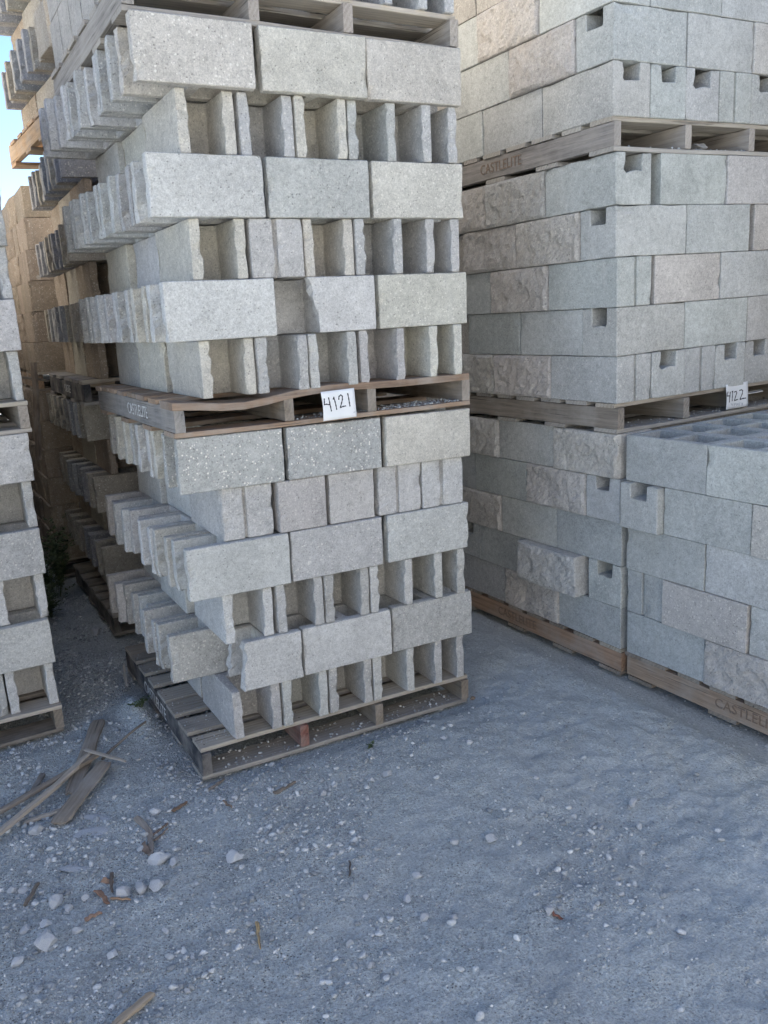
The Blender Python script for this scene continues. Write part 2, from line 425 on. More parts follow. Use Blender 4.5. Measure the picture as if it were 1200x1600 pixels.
# ------------------------------------------------------------------ frames, pallets
class Frame:
    """a pallet load stands where its own (slightly leaning) frame puts it"""
    def __init__(s, ox, oy, oz, yaw=0, tx=0, ty=0, k=0): s.a = (ox, oy, oz, yaw, tx, ty, k)
    def M(s, x, y, z, rot=0, tilt=0):
        ox, oy, oz, yaw, tx, ty, k = s.a; c, n_ = math.cos(yaw), math.sin(yaw)
        return T(ox+c*x-n_*y+tx*z, oy+n_*x+c*y+ty*z, oz+z+k*x) @ RZ(yaw) @ RY(-math.atan(k)) @ RZ(rot) @ RX(tilt)

def board_mesh(name, L, W, Th, seed, warp=.004, ragged=.004, sag=None):
    nl, vs, fs = 14, [], []; sv = Vector((seed*2.3, 1, seed*.7))
    prof = [(-1, -1), (1, -1), (1, 1), (-1, 1)]; c = .0018
    for i in range(nl+1):
        u = -1+2*i/nl; x = u*L/2
        wz = warp*mn.noise(Vector((u*1.3, seed, 0))); wy = warp*.7*mn.noise(Vector((u*1.1, 0, seed)))
        if sag: wz += sag((u+1)/2)
        for a, b_ in prof:
            for (da, db) in (((c, 0), (0, c)) if a*b_ < 0 else ((0, c), (c, 0))):
                e = ragged*mn.noise(Vector((a*3, b_*2, seed+i)))*(1 if i in (0, nl) else 0)
                jig = .0012*mn.noise(Vector((u*9, a*2+b_, seed)))
                vs.append((x+e, (W/2-da)*a+wy+jig, (Th/2-db)*b_+wz+jig*.5))
    for i in range(nl):
        for j in range(8):
            a = i*8+j; b_ = i*8+(j+1) % 8; fs.append((a, a+8, b_+8, b_))
    fs.append(tuple(range(8))); fs.append(tuple(range(nl*8+7, nl*8-1, -1)))
    me = mesh_from(name, vs, fs, M_WOOD)
    bm = bmesh.new(); bm.from_mesh(me); bmesh.ops.recalc_face_normals(bm, faces=bm.faces[:]); bm.to_mesh(me); bm.free()
    return me

PL = 1.21
DECK = [board_mesh('deck_board', PL, rnd(.10, .135), .017, s, .005, .006) for s in range(6)]
STRG = [board_mesh('stringer', PL, .036, .088, 10+s, .002, .003) for s in range(4)]
BOTB = [board_mesh('bottom_board', PL, .13, .017, 20+s, .004, .006) for s in range(4)]
BOWED = board_mesh('deck_board', PL, .15, .026, 33, .002, .004, sag=lambda u: -.024*math.exp(-((u-.2)/.13)**2)+.008*math.exp(-((u-.5)/.15)**2))
GREYW, BROWNW, PALEW, DARKW, BOUNCEW = (.27, .235, .195), (.31, .22, .155), (.45, .40, .335), (.055, .058, .065), (.50, .34, .21)  # tan wood has warm bounced light put into its colour
def vary(c, a=.12): k = 1+rnd(-a, a); return tuple(max(0, x*k*(1+rnd(-.013, .013))) for x in c)

def lettering(parent, Mw, text, h, sx, mat, name='lettering'):
    cu = bpy.data.curves.new('stencil_text', 'FONT'); cu.body = text; cu.size = h; cu.extrude = .0004; cu.space_character = 1.02
    cu.materials.append(mat); cu.align_y = 'CENTER'
    tmp = bpy.data.objects.new('tmp', cu); me = bpy.data.meshes.new_from_object(tmp); bpy.data.objects.remove(tmp)
    o = bpy.data.objects.new(name, me); col.objects.link(o); o.parent = parent
    o.matrix_basis = Mw @ Matrix.Diagonal((sx, 1, 1, 1)); return o

def pallet(fr, label, deck=GREYW, side=BROWNW, post=BROWNW, text=None, xs=(.018, .42, .76, 1.19), group=None, bowed=False, third=None, seed=0):
    rng = random.Random(seed+5)
    root = bpy.data.objects.new('wooden_pallet', None); col.objects.link(root); M0 = fr.M(0, 0, 0); root.matrix_basis = M0
    root.empty_display_size = .1
    tag(root, label, 'pallet', 'wooden pallets under the block loads'); inv = M0.inverted()
    def put(name, me, x, y, z, rot, c):
        return link(name, me, inv @ fr.M(x, y, z, rot), root, c)
    for i, x in enumerate(xs):
        c = side if i == 0 else (third if (third and i == 1) else post)
        s = put('stringer', STRG[(i+seed) % 4], x, PL/2, .0635, math.pi/2, vary(c, .06))
        if i == 0: left = s
    # deck boards (grey, gaps between)
    ys = [.062, .235, .40, .565, .73, .895, 1.06, 1.15]
    for i, y in enumerate(ys):
        me = BOWED if (bowed and i == 0) else DECK[(i*5+seed) % 6]
        put('deck_board', me, PL/2+rng.uniform(-.008, .004), y+rng.uniform(-.008, .008)+(.015 if bowed and i == 0 else 0), .1175 if not (bowed and i == 0) else .113, rng.uniform(-.012, .012), vary(deck if i else (PALEW if not bowed else BROWNW), .15))
    for i, y in enumerate([.066, .38, .72, 1.14]):
        put('bottom_board', BOTB[(i+seed) % 4], PL/2+rng.uniform(-.006, .004), y, .0095, rng.uniform(-.01, .01), vary(deck if not bowed else BROWNW, .15))
    nv, nf = [], []
    for i, y in enumerate(ys):
        for x in xs:
            for dy in (-.028, .03):
                b = len(nv); c_ = Vector((min(max(x, .014), PL-.014)+rng.uniform(-.006, .006), y+dy+rng.uniform(-.008, .008), .1268+(.0 if not (bowed and i == 0) else .002)))
                nv += [c_+Vector((.0035*math.cos(k*1.047), .0035*math.sin(k*1.047), 0)) for k in range(6)]; nf.append(tuple(b+k for k in range(6)))
    tag(link('nail_heads', mesh_from('nail_heads', nv, nf, M_NAIL), None, root), kind='stuff')
    if text:
        txt, y0, h, sx, mt = text
        # reads towards -y on the face that looks towards -x
        Mt = fr.M(0-.0035, y0, .064) @ Matrix(((0, 0, -1, 0), (-1, 0, 0, 0), (0, 1, 0, 0), (0, 0, 0, 1)))
        lettering(left, left.matrix_basis.inverted() @ inv @ Mt, txt, h, sx, mt)
    return root

# ------------------------------------------------------------------ blocks
BEIGE, GREY, LGREY, PINK, GREEN, DGREEN, TAN = (.545, .52, .462), (.46, .455, .44), (.53, .525, .51), (.50, .478, .452), (.468, .482, .47), (.415, .432, .428), (.31, .26, .21)  # tan tone: warm bounced light and aisle shade put into the colour
CNAME = {BEIGE: 'beige', GREY: 'grey', LGREY: 'pale grey', PINK: 'pinkish grey', GREEN: 'greenish grey', DGREEN: 'dark greenish', TAN: 'tan'}
KN = {'H': 'open-ended', 'M': 'half-open', 'B': 'broken', 'C': 'closed-ended', 'P': 'smooth', 'G': 'groove-ended', 'g': 'groove-ended', 'S': 'split-face', 'Q': 'split-face', 'N': 'notch-ended', 'D': 'broken-faced', 'K': 'rough pinkish'}
POOL = {'H': H_MESH, 'M': MM_MESH, 'C': C_MESH, 'P': P_MESH, 'G': G_MESH, 'g': GR_MESH, 'S': S_MESH, 'N': N_MESH, 'B': [BRK_MESH], 'D': [BRK2_MESH], 'K': C_MESH, 'Q': Q_MESH}
ORD = ['bottom', 'second', 'third', 'fourth', 'fifth', 'sixth']
brng = random.Random(11); seen_labels = set()
def block(fr, kind, x, y, z, rot, colr, where, sp=.3, jit=.004, z_off=0, group='concrete blocks stacked on pallets', tilt=0):
    me = brng.choice(POOL[kind])
    M = fr.M(x+brng.uniform(-jit, jit), y+brng.uniform(-jit, jit), z+z_off, rot+brng.uniform(-.012, .012), tilt)
    look = CNAME.get(colr, 'grey') if kind != 'K' else ''
    c = vary(colr, .07)
    o = link('concrete_block', me, M, None, c); o['speckle'] = float(max(0, min(1, sp+brng.uniform(-.12, .12))))
    lab = (look+' '+KN[kind]).strip()+' block, '+where
    import re
    assert lab not in seen_labels, lab
    assert len(re.findall(r'[A-Za-z0-9]+', lab)) <= 16, lab
    seen_labels.add(lab); tag(o, lab, 'concrete block', group); return o

def boxes(name, label, lst, mat, fr=None):
    """plain hidden infill: many boxes joined, what nobody sees apart"""
    vs, fs = [], []
    for (x0, x1, y0, y1, z0, z1) in lst:
        b = len(vs)
        for p in ((x0, y0, z0), (x1, y0, z0), (x1, y1, z0), (x0, y1, z0), (x0, y0, z1), (x1, y0, z1), (x1, y1, z1), (x0, y1, z1)):
            q = (fr.M(*p) @ Vector((0, 0, 0))) if fr else Vector(p); vs.append(q)
        for f in ((0, 3, 2, 1), (4, 5, 6, 7), (0, 1, 5, 4), (1, 2, 6, 5), (2, 3, 7, 6), (3, 0, 4, 7)): fs.append(tuple(b+i for i in f))
    o = link(name, mesh_from(name, vs, fs, mat), None, None, (.42, .40, .37)); o['speckle'] = .3
    tag(o, label, kind='stuff'); return o

Z1 = .126; CH = .194
def course_z(i): return Z1+CH*i
PI2 = math.pi/2
posn = ['leftmost', 'second', 'third', 'fourth', 'fifth', 'rightmost']

PY = .206
def load_open(fr, name, spec, right=True, side_in=.13, rows=6, fronts=True, front_kinds=None):
    """load of open-ended blocks: header courses (even index) and stretcher courses (odd)"""
    core = []
    for i, sp in enumerate(spec):
        z = course_z(i); nm = f'{ORD[i]} course, {name}'
        if sp['t'] == 'h':
            x0 = sp.get('x', side_in); x = x0
            for j, (kd, cl, ww) in enumerate(sp['f']):
                block(fr, kd, x+ww/2, BL/2+sp.get('y', .012)+brng.uniform(-.006, .006), z, -PI2, cl, f'end-on, {posn[j] if j < len(sp["f"])-1 else "rightmost"} in front, {nm}', sp.get('sp', .3))
                x += ww+.003
            for j, (kd, cl, dx) in enumerate(sp.get('s', [])):
                block(fr, kd, x0+BW/2+dx, BL*(j+1.5)+.03+.004*j, z, -PI2, cl, f'{["middle", "far"][j]} on left side, {nm}', .35)
            core.append((x0+.21, 1.19, .42, 1.17, z, z+.188))
            if right == 'r':
                pass
        else:
            off = sp.get('o', 0)
            for j, (kd, cl, x0, ww, yo, s_) in enumerate(sp['f']):
                block(fr, kd, x0+ww/2, BW/2+yo, z, 0, cl, f'{["left", "middle", "right"][j]} stretcher in front, {nm}', s_, jit=.002)
            for j in range(1, rows):
                dx = sp['d'][j-1] if j-1 < len(sp['d']) else 0
                block(fr, sp.get('k', 'H'), BL/2+off+dx, BW/2+PY*j+.004, z, 0, sp.get('c', GREY) if brng.random() < .6 else sp.get('c2', BEIGE), f'{["second", "third", "fourth", "fifth", "rearmost"][j-1]} row on left side, {nm}', .5, jit=.003)
                if right: core.append((.41+off+.02, 1.19, .205+PY*(j-1), .205+PY*(j-1)+.185, z, z+.188))
    boxes('inner_blocks', f'concrete blocks hidden inside the {name}', core, M_CON, fr)

def hrow(cols, kinds='HHHHM', **k):
    ws = [.2, .2, .2, .2, .25] if kinds[-1] == 'M' else [.205]*len(kinds)
    d = dict(t='h', f=[(kd, c, w_) for kd, c, w_ in zip(kinds, cols, ws)]); d.update(k); return d
def srow(f, d, **k): x = dict(t='s', f=f, d=d); x.update(k); return x

# front stack: three loads
F1 = Frame(0, 0, 0, 0, .031, -.021, -.0245)
F2 = Frame(.042, -.031, 1.289, .0017, -.010, -.0145, -.015)
F3 = Frame(.030, -.050, 2.580, .0, -.01, -.01, -.030)
pallet(F1, 'grey pallet on the dirt with dark left side lettered in white', deck=(.34, .315, .28), side=DARKW, post=(.22, .18, .14), text=('CASTLELITE', .84, .078, .86, M_WHITE), third=(.24, .11, .085), seed=1)
pallet(F2, 'pallet with a bowed front board behind the 4121 note', deck=BROWNW, side=(.24, .23, .22), post=(.25, .21, .17), text=('CASTLELITE', .64, .062, .92, M_WHITE), bowed=True, seed=2)
pallet(F3, 'pallet at the top edge of the picture on the 4121 stack', deck=(.42, .38, .33), side=(.30, .28, .25), post=(.40, .35, .30), seed=3)
N1, N2 = 'load below 4121 note', 'load above 4121 note'
spec1 = [
    hrow([GREY, LGREY, GREY, LGREY, GREY], x=.13, s=[('H', GREY, .01), ('C', LGREY, -.01)], y=.0, sp=.45),
    srow([('B', LGREY, .175, .25, -.012, .2), ('H', LGREY, .432, BL, -.005, .2), ('H', GREY, .834, BL, .0, .45)], [-.03, -.035, .0, -.02, -.05], c=PINK, c2=GREY),
    hrow([LGREY, GREY, GREY, LGREY, GREY], x=.125, s=[('C', LGREY, -.02), ('H', GREY, .0)], y=-.005, sp=.4),
    srow([('H', LGREY, .0, BL, -.01, .15), ('H', GREY, .402, BL, -.006, .4), ('H', LGREY, .815, BL, -.002, .3)], [-.01, -.02, -.005, -.03, -.02], c=PINK, c2=LGREY),
    hrow([LGREY, PINK, PINK, LGREY, LGREY], kinds='gCCgg', x=.145, s=[('C', LGREY, .025), ('C', GREY, 0)], y=.012, sp=.25),
    srow([('H', GREY, .0, BL, .0, 1.0), ('H', GREY, .405, BL, -.002, 1.0), ('H', BEIGE, .815, BL, -.012, .35)], [.015, .01, .03, .015, .03], c=GREY, c2=BEIGE),
]
spec1[4]['f'] = [(a, b, .208) for a, b, c in spec1[4]['f']]
load_open(F1, N1, spec1)
spec2 = [
    hrow([BEIGE, GREY, GREY, GREY, BEIGE], x=.105, s=[('C', BEIGE, -.005), ('C', GREY, .0)], y=-.01, sp=.35),
    srow([('H', LGREY, .0, BL, -.02, .3), ('D', LGREY, .402, BL, -.01, .25), ('H', BEIGE, .815, BL, -.004, .55)], [.0, -.01, -.01, -.03, -.03], c=GREY, c2=BEIGE),
    hrow([BEIGE, GREY, BEIGE, GREY, GREY], kinds='HgHHM', x=.12, s=[('C', LGREY, .02), ('H', BEIGE, .0)], y=.0, sp=.35),
    srow([('H', LGREY, .0, BL, -.015, .25), ('H', GREY, .408, BL, -.005, .2), ('H', BEIGE, .812, BL, .0, .6)], [.0, -.02, -.02, -.04, -.045], c=GREY, c2=LGREY),
    hrow([BEIGE, GREY, BEIGE, GREY, GREY], x=.125, s=[('C', BEIGE, .03), ('P', GREY, .01)], y=.0, sp=.4),
    srow([('H', BEIGE, .0, BL, -.03, .8), ('H', BEIGE, .418, BL, -.018, .35), ('H', BEIGE, .817, BL, -.008, .35)], [-.01, -.01, -.04, -.05, -.08], c=LGREY, c2=GREY),
]
load_open(F2, N2, spec2)
# start of the third load: its lowest course just shows over the top board
for j in range(5):
    block(F3, 'H' if j < 4 else 'M', .13+.203*j+(.1 if j < 4 else .125), BL/2, Z1, -PI2, LGREY, f'{posn[j] if j < 4 else "rightmost"} end at top picture edge, 4121 stack', .3)
boxes('inner_blocks', 'concrete blocks above the frame on the 4121 stack', [(.02+.4*i, .41+.4*i, .0+.2*j+(.42 if k == 0 else 0), .19+.2*j+(.42 if k == 0 else 0), Z1+CH*k, Z1+CH*k+.19) for k in range(6) for i in range(3) for j in range(6 if k else 4)], M_CON, F3)

# left stack: two loads seen at their right end
def load_left(fr, name, courses):
    core = []
    for i in range(courses):
        z = course_z(i); nm = f'{ORD[i]} course, {name}'
        if i % 2 == 0:
            for j, kd in enumerate('HHH'):
                block(fr, kd, -.1-.204*j-.004, BL/2+.02, z, PI2, [LGREY, GREY, LGREY][(i+j) % 3], f'end-on, {["rightmost", "second from right", "third from right"][j]}, {nm}', .35)
        else:
            for j in range(2):
                block(fr, 'H', -BL/2-.402*j, BW/2+.0, z, 0, [LGREY, GREY][(i//2+j) % 2], f'{["right", "inner"][j]} stretcher in front, {nm}', .4)
            for j in range(1, 4):
                block(fr, 'H', -BL/2, BW/2+.2*j, z, 0, GREY, f'{["second", "third", "fourth"][j-1]} row from front, {nm}', .4)
        core.append((-1.2, -.42 if i % 2 else -.62, .03, 1.18, z, z+.188)); core.append((-.62, -.02, .42 if i % 2 == 0 else .82, 1.18, z, z+.188))
    boxes('inner_blocks', f'concrete blocks hidden inside the {name}', core, M_CON, fr)
L1 = Frame(-.382, .735, 0, 0, .044, .0, 0); L2 = Frame(-.382+.044*1.289, .735, 1.289, 0, .044, 0, 0); L3 = Frame(-.27, .735, 2.578)
def pallet_left(fr, label, **k):
    a = fr.a; c = math.cos(a[3]); return pallet(Frame(a[0]-PL, a[1], a[2], a[3], a[4], a[5], 0), label, **k)
pallet_left(L1, 'weathered pallet on the dirt at the left edge of the picture', deck=GREYW, side=GREYW, post=(.24, .21, .17), seed=4)
pallet_left(L2, 'pale-edged pallet between the two loads at the left edge', deck=(.40, .37, .33), side=GREYW, post=(.36, .32, .27), seed=5)
load_left(L1, 'left edge lower load', 6)
load_left(L2, 'left edge upper load', 5)
boxes('inner_blocks', 'concrete blocks above the frame at the left edge', [(-1.19+.4*i, -.8+.4*i, .2*j, .2*j+.19, CH*5+Z1-1.289+1.289*1+CH*k*0, CH*5+Z1+.19) for k in range(1) for i in range(3) for j in range(6)], M_CON, L2)

# rear stack behind the front one: three loads, third only partly in the picture
B1 = Frame(.057, 1.728, 0, -.004, .002, .006); B2 = Frame(.057, 1.644, 1.289, -.014, .05, -.018); B3 = Frame(.11, 1.55, 2.61, .065, 0, 0)
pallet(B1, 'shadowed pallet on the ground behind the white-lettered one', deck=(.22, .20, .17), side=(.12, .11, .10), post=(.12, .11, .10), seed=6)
pallet(B2, 'dark painted pallet halfway up the rear stack', deck=(.26, .25, .24), side=DARKW, post=DARKW, text=('CASTLE', .60, .06, .92, M_WHITE), seed=7)
pallet(B3, 'orange-brown pallet high on the rear stack against the sky', deck=BOUNCEW, side=BOUNCEW, post=BOUNCEW, seed=8)
SHADE_GREY, SHADE_BEIGE = (.31, .315, .33), (.37, .345, .30)  # grey and beige darkened, the aisle's shade painted into the rear blocks
CNAME[SHADE_GREY] = 'dark grey'; CNAME[SHADE_BEIGE] = 'dull beige'
def rear(fr, name, n, kinds=None):
    core = []
    for i in range(n):
        z = course_z(i); nm = f'{ORD[i]} course, {name}'
        if i % 2 == 0:
            for j in range(3):
                block(fr, 'C' if (i+j) % 2 else 'H', .10+BW/2+brng.uniform(-.01, .01), BL*(j+.5)+.01+.004*j, z, -PI2, [TAN, SHADE_BEIGE][(i+j) % 2], f'{["near", "middle", "far"][j]} on left side, {nm}', .3)
            block(fr, 'C', .31+BW/2, BL/2+.01, z, -PI2, SHADE_GREY, f'end-on in front, {nm}', .3)
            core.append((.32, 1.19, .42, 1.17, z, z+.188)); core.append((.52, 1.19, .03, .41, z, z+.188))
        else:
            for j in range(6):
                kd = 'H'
                cc = SHADE_BEIGE if brng.random() < .5 else SHADE_GREY
                if n < 6 and j == 0: kd, cc = 'Q', SHADE_BEIGE
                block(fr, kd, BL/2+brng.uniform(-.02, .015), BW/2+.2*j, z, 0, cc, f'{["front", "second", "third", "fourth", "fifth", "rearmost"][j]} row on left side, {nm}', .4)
            block(fr, 'H', BL*1.5+.005, BW/2, z, 0, SHADE_GREY, f'middle one in front, {nm}', .3)
            core.append((.42, 1.19, .21, 1.17, z, z+.188)); core.append((.81, 1.19, .02, .2, z, z+.188))
    boxes('inner_blocks', f'concrete blocks hidden inside the {name}', core, M_CON, fr)
rear(B1, 'rear stack lower load', 6); rear(B2, 'rear stack middle load', 6); rear(B3, 'rear stack top load', 4)

# third stack in the row, tan blocks with warm bounced light in their colour
def load_mixed(fr, name, rows, core_top=5, extra_core=True, depth=1.18, face='left and right'):
    """courses of mixed blocks, corner nearest the viewer at (0, 0); left face looks -x, front face looks -y"""
    core = []
    for i, (corner, left, front) in enumerate(rows):
        z = course_z(i); nm = f'{ORD[i]} course, {name}'
        kd, ori, cl, dx = corner
        if ori == 'L':
            block(fr, kd, BW/2+dx, BL/2, z, -PI2, cl, f'corner piece, {nm}', .3 if kd != 'P' else .12, jit=.002); yl, xf = BL+.004, BW+.004
        else:
            block(fr, kd, BL/2+dx, BW/2, z, 0, cl, f'corner end, {nm}', .25, jit=.002); yl, xf = BW+.004, BL+.004
        y = yl
        for j, (kd, ori, cl, dx) in enumerate(left):
            w_ = BL if ori == 'L' else BW
            if kd != '-':
                block(fr, kd, (BW/2 if ori == 'L' else BL/2)+dx, y+w_/2, z, -PI2 if ori == 'L' else 0, cl, f'{["second", "third", "fourth", "fifth"][j]} on left face, {nm}', .3 if kd != 'P' else .12, jit=.002)
            y += w_+.003
        x = xf
        for j, (kd, ori, cl, gap) in enumerate(front):
            w_ = BL if ori == 'L' else BW; x += gap
            block(fr, kd, x+w_/2, BW/2 if ori == 'L' else BL/2, z, 0 if ori == 'L' else -PI2, cl, f'{["second", "third", "fourth", "fifth", "sixth"][j]} on front, {nm}', .3 if kd != 'P' else .12, jit=.002)
            x += w_+.003
        core.append((.42, 1.19, .42, depth, z, z+.188))
        if y > .42: core.append((.22, .40, .42, min(y, depth)-.01, z, z+.188)) if all(o[1] == 'L' for o in left) else None
        if y < depth: core.append((.02, .40, y+.01, depth, z, z+.188))
        if x < 1.19: core.append((x+.01, 1.19, .03, .4, z, z+.188))
    boxes('inner_blocks', f'concrete blocks hidden inside the {name}', [c for c in core if c], M_SMOOTH, fr)
P, S, N, G_, K, C = 'P', 'S', 'N', 'G', 'K', 'C'
def bounce_tan_rows(n):
    out = []
    for i in range(n):
        if i % 2: out.append(((C, 'L', TAN, 0), [(S, 'L', TAN, 0), (C, 'L', TAN, 0)], [(C, 'L', GREY, 0)]))
        else: out.append(((C, 'E', TAN, 0), [(C, 'E', TAN, 0), (C, 'E', TAN, 0), (S, 'L', TAN, 0)], [(P, 'L', GREY, 0)]))
    return out
CF1 = Frame(-.03, 3.12, 0, 0, .05, 0); CF2 = Frame(.035, 3.12, 1.289, 0, .075, 0)
pallet(CF1, 'dark pallet under the farthest tan stack', deck=GREYW, side=GREYW, post=GREYW, seed=9)
pallet(CF2, 'dark pallet halfway up the farthest tan stack', deck=GREYW, side=BROWNW, post=BROWNW, seed=10)
load_mixed(CF1, 'farthest stack lower load', bounce_tan_rows(6)); load_mixed(CF2, 'farthest stack upper load', bounce_tan_rows(6))

# right-hand stacks: mixed smooth, split-face and notched blocks, five courses a load
RA = Frame(1.877, -.2365, 0, .0184, -.030, 0); RA2 = Frame(1.877-.030*1.095, -.2365, 1.095, .0184, -.030, 0); RA3 = Frame(1.877-.030*2.19, -.2365, 2.19, .0184, -.030, 0)
RB = Frame(1.885+.0184*1.21, -.264-1.21, 0, .0184, -.030, 0)
pallet(RA, 'brown pallet on the ground under the right stack, left of the gap', deck=GREYW, side=(.36, .245, .17), post=BROWNW, text=('CASTLELITE', .86, .062, .9, M_BROWNP), seed=11)
pallet(RB, 'brown lettered pallet on the ground in the lower right corner', deck=GREYW, side=(.34, .255, .19), post=BROWNW, text=('CASTLELITE', .755, .056, .98, M_BROWNP), seed=12)
pallet(RA2, 'grainy pallet behind the 4122 note', deck=(.36, .34, .31), side=(.27, .235, .20), post=(.33, .30, .26), xs=(.018, .41, .80, 1.19), seed=13)
pallet(RA3, 'grey pallet high on the right stack with a rock in its gap', deck=(.40, .38, .35), side=(.28, .26, .25), post=(.40, .37, .34), text=('CASTLELITE', .82, .06, .9, M_BROWNP), xs=(.018, .41, .80, 1.19), seed=14)
g1, g2 = GREEN, DGREEN
load_mixed(RA, 'low right load', [
    ((P, 'L', g2, 0), [(S, 'L', PINK, 0), (P, 'L', g2, 0)], []),
    ((N, 'E', g1, 0), [('-', 'L', PINK, 0), (P, 'L', g2, 0), (N, 'E', g2, 0)], []),
    ((P, 'L', g2, .004), [(P, 'L', g1, 0), (S, 'L', PINK, 0)], []),
    ((N, 'E', g1, 0), [(S, 'L', PINK, 0), (P, 'L', g2, 0), (P, 'E', g2, .0)], []),
    ((S, 'L', PINK, 0), [(P, 'L', g1, .006), (S, 'L', PINK, 0)], []),
])
block(RA, 'Q', BW/2-.05, BW+.004+BL/2+.03, course_z(1)-.0, -PI2, LGREY, 'jutting out of left face, low right load', .3, z_off=.001)
low = [
    ((P, 'L', g1, 0), [(P, 'L', g1, 0), (P, 'L', g2, 0)]),
    ((P, 'E', g2, 0), [(P, 'L', g1, 0), (K, 'L', PINK, -.012), (G_, 'E', g2, -.004)]),
    ((S, 'L', g1, 0), [(P, 'L', g1, 0), (P, 'L', g1, 0)]),
    ((P, 'E', g1, 0), [(K, 'L', PINK, 0), (P, 'L', g1, 0), (N, 'E', g1, -.035)]),
]
# the low front load: listed from its near (out of frame) end; far end meets the gap
core = []
faces = [
    [(P, 'L', g2), (S, 'L', PINK), (P, 'L', g1)], [(G_, 'E', g2), (K, 'L', PINK), (P, 'L', g1), (P, 'E', g1)],
    [(P, 'L', g1), (P, 'L', g1), (P, 'L', g1)], [(N, 'E', g1), (P, 'L', g1), (K, 'L', PINK), (P, 'E', g1)],
]
for i, row in enumerate(faces):
    y = 1.21; z = course_z(i)
    for j, (kd, ori, cl) in enumerate(row):
        w_ = BL if ori == 'L' else BW; dx = -.034 if kd == N else (-.01 if kd == K else .0)
        block(RB, kd, (BW/2 if ori == 'L' else BL/2)+dx, y-w_/2, z, -PI2 if ori == 'L' else 0, cl, f'{["first", "second", "third", "fourth"][j]} right of gap, {ORD[i]} course, low corner load', .5 if kd == K else .12, jit=.002)
        y -= w_+.004
    core += [(.42, 1.19, .03, 1.2, z, z+.188), (.21, .40, .03, 1.0, z, z+.188)]
boxes('inner_blocks', 'concrete blocks hidden inside the low corner load', core, M_SMOOTH, RB)
for c_ in range(6):
    for r_ in range(3):
        block(RB, P, BW/2+.2*c_, 1.21-BL/2-.4*r_, course_z(4), -PI2, g1, f'{["outermost", "second", "third", "fourth", "fifth", "innermost"][c_]} column, {["far", "middle", "near"][r_]}, hollow top, low corner load', .15, jit=.003)
load_mixed(RA2, 'load above 4122 note', [
    ((G_, 'L', g1, 0), [(S, 'L', PINK, 0), (S, 'L', PINK, 0)], [(N, 'E', g1, 0), (G_, 'E', g1, 0), (N, 'E', g1, 0), (N, 'E', g1, 0)]),
    ((N, 'E', GREY, 0), [(P, 'L', g1, 0), (P, 'L', g2, 0)], [(P, 'L', g1, 0), (P, 'L', GREY, 0)]),
    ((G_, 'L', g1, 0), [(S, 'L', PINK, 0), (P, 'L', g2, 0)], [(K, 'L', PINK, .02), (P, 'L', g1, 0)]),
    ((N, 'E', g1, 0), [(S, 'L', PINK, 0), (S, 'L', PINK, 0)], [(P, 'L', g1, 0), (K, 'L', PINK, .03)]),
    ((N, 'L', g1, 0), [(S, 'L', GREY, 0), (S, 'L', PINK, 0)], [(P, 'L', g1, .05), (P, 'L', GREY, 0)]),
])
load_mixed(RA3, 'topmost right load', [
    ((N, 'L', GREY, 0), [(P, 'L', g1, 0), (P, 'L', g1, 0)], [(N, 'E', g1, 0), (N, 'E', g1, 0), (G_, 'E', g1, 0), (N, 'E', g1, 0)]),
    ((N, 'E', g1, 0), [(S, 'L', PINK, 0), (P, 'L', g1, 0)], [(P, 'L', g1, 0), (K, 'L', PINK, 0)]),
    ((P, 'L', g1, 0), [(S, 'L', PINK, 0), (P, 'L', g1, 0)], [(P, 'L', g1, 0), (P, 'L', g1, 0)]),
])
boxes('inner_blocks', 'concrete blocks above the frame on the right stack', [(.4*i, .4*i+.39, .2*j, .2*j+.19, course_z(3+k), course_z(3+k)+.188) for k in range(2) for i in range(3) for j in range(6)], M_SMOOTH, RA3)

# neighbouring stacks of the yard beyond the frame: they keep this aisle in shade; the sunlit rows are added for bounce
def far_stack(x, y, levels, nc, lab):
    lst = []
    for L_ in range(levels):
        z0 = L_*(.125+CH*nc)
        for k in range(4): lst.append((x+.39*k, x+.39*k+.036, y, y+1.2, z0+.018, z0+.106))
        for k in range(7): lst.append((x, x+1.21, y+.175*k, y+.175*k+.12, z0+.107, z0+.125))
        for c_ in range(nc):
            z = z0+.126+CH*c_
            for i in range(3):
                for j in range(6):
                    o1, o2 = ((.4*i, .2*j) if c_ % 2 else (.2*j, .4*i)); d1, d2 = ((.39, .19) if c_ % 2 else (.19, .39))
                    lst.append((x+o1, x+o1+d1, y+o2, y+o2+d2, z, z+.188))
    boxes('block_stacks', lab, lst, M_CON)
far_stack(3.2, -.3, 3, 5, 'stack of blocks beyond the right edge'); far_stack(3.2, -1.6, 3, 5, 'stack of blocks at the corner beyond the right edge')
far_stack(4.6, -1.0, 3, 6, 'outer stack of blocks beyond the right edge');
far_stack(4.6, .4, 3, 6, 'outer rear stack of blocks beyond the right edge')
for k_ in range(7): far_stack(-5.6+1.45*k_, -6.6-.1*(k_ % 2), 3, 6, f'{["first", "second", "third", "fourth", "fifth", "sixth", "seventh"][k_]} sunlit stack across the yard behind the viewer')  # unseen row added to bounce sunlight onto the front faces
far_stack(1.9, 1.1, 3, 5, 'stack of blocks hidden behind the right stack'); far_stack(1.9, 2.4, 3, 5, 'second stack of blocks hidden behind the right stack')
far_stack(.05, 4.45, 2, 6, 'stack hidden behind the farthest tan stack'); far_stack(-1.3, 4.7, 2, 6, 'stack closing the aisle at the rear'); far_stack(-1.63, 2.06, 3, 6, 'stack hidden behind the left edge stack'); far_stack(-1.66, 3.36, 2, 6, 'second stack hidden behind the left edge stack')  # nearer left stack raised by one load to darken the aisle
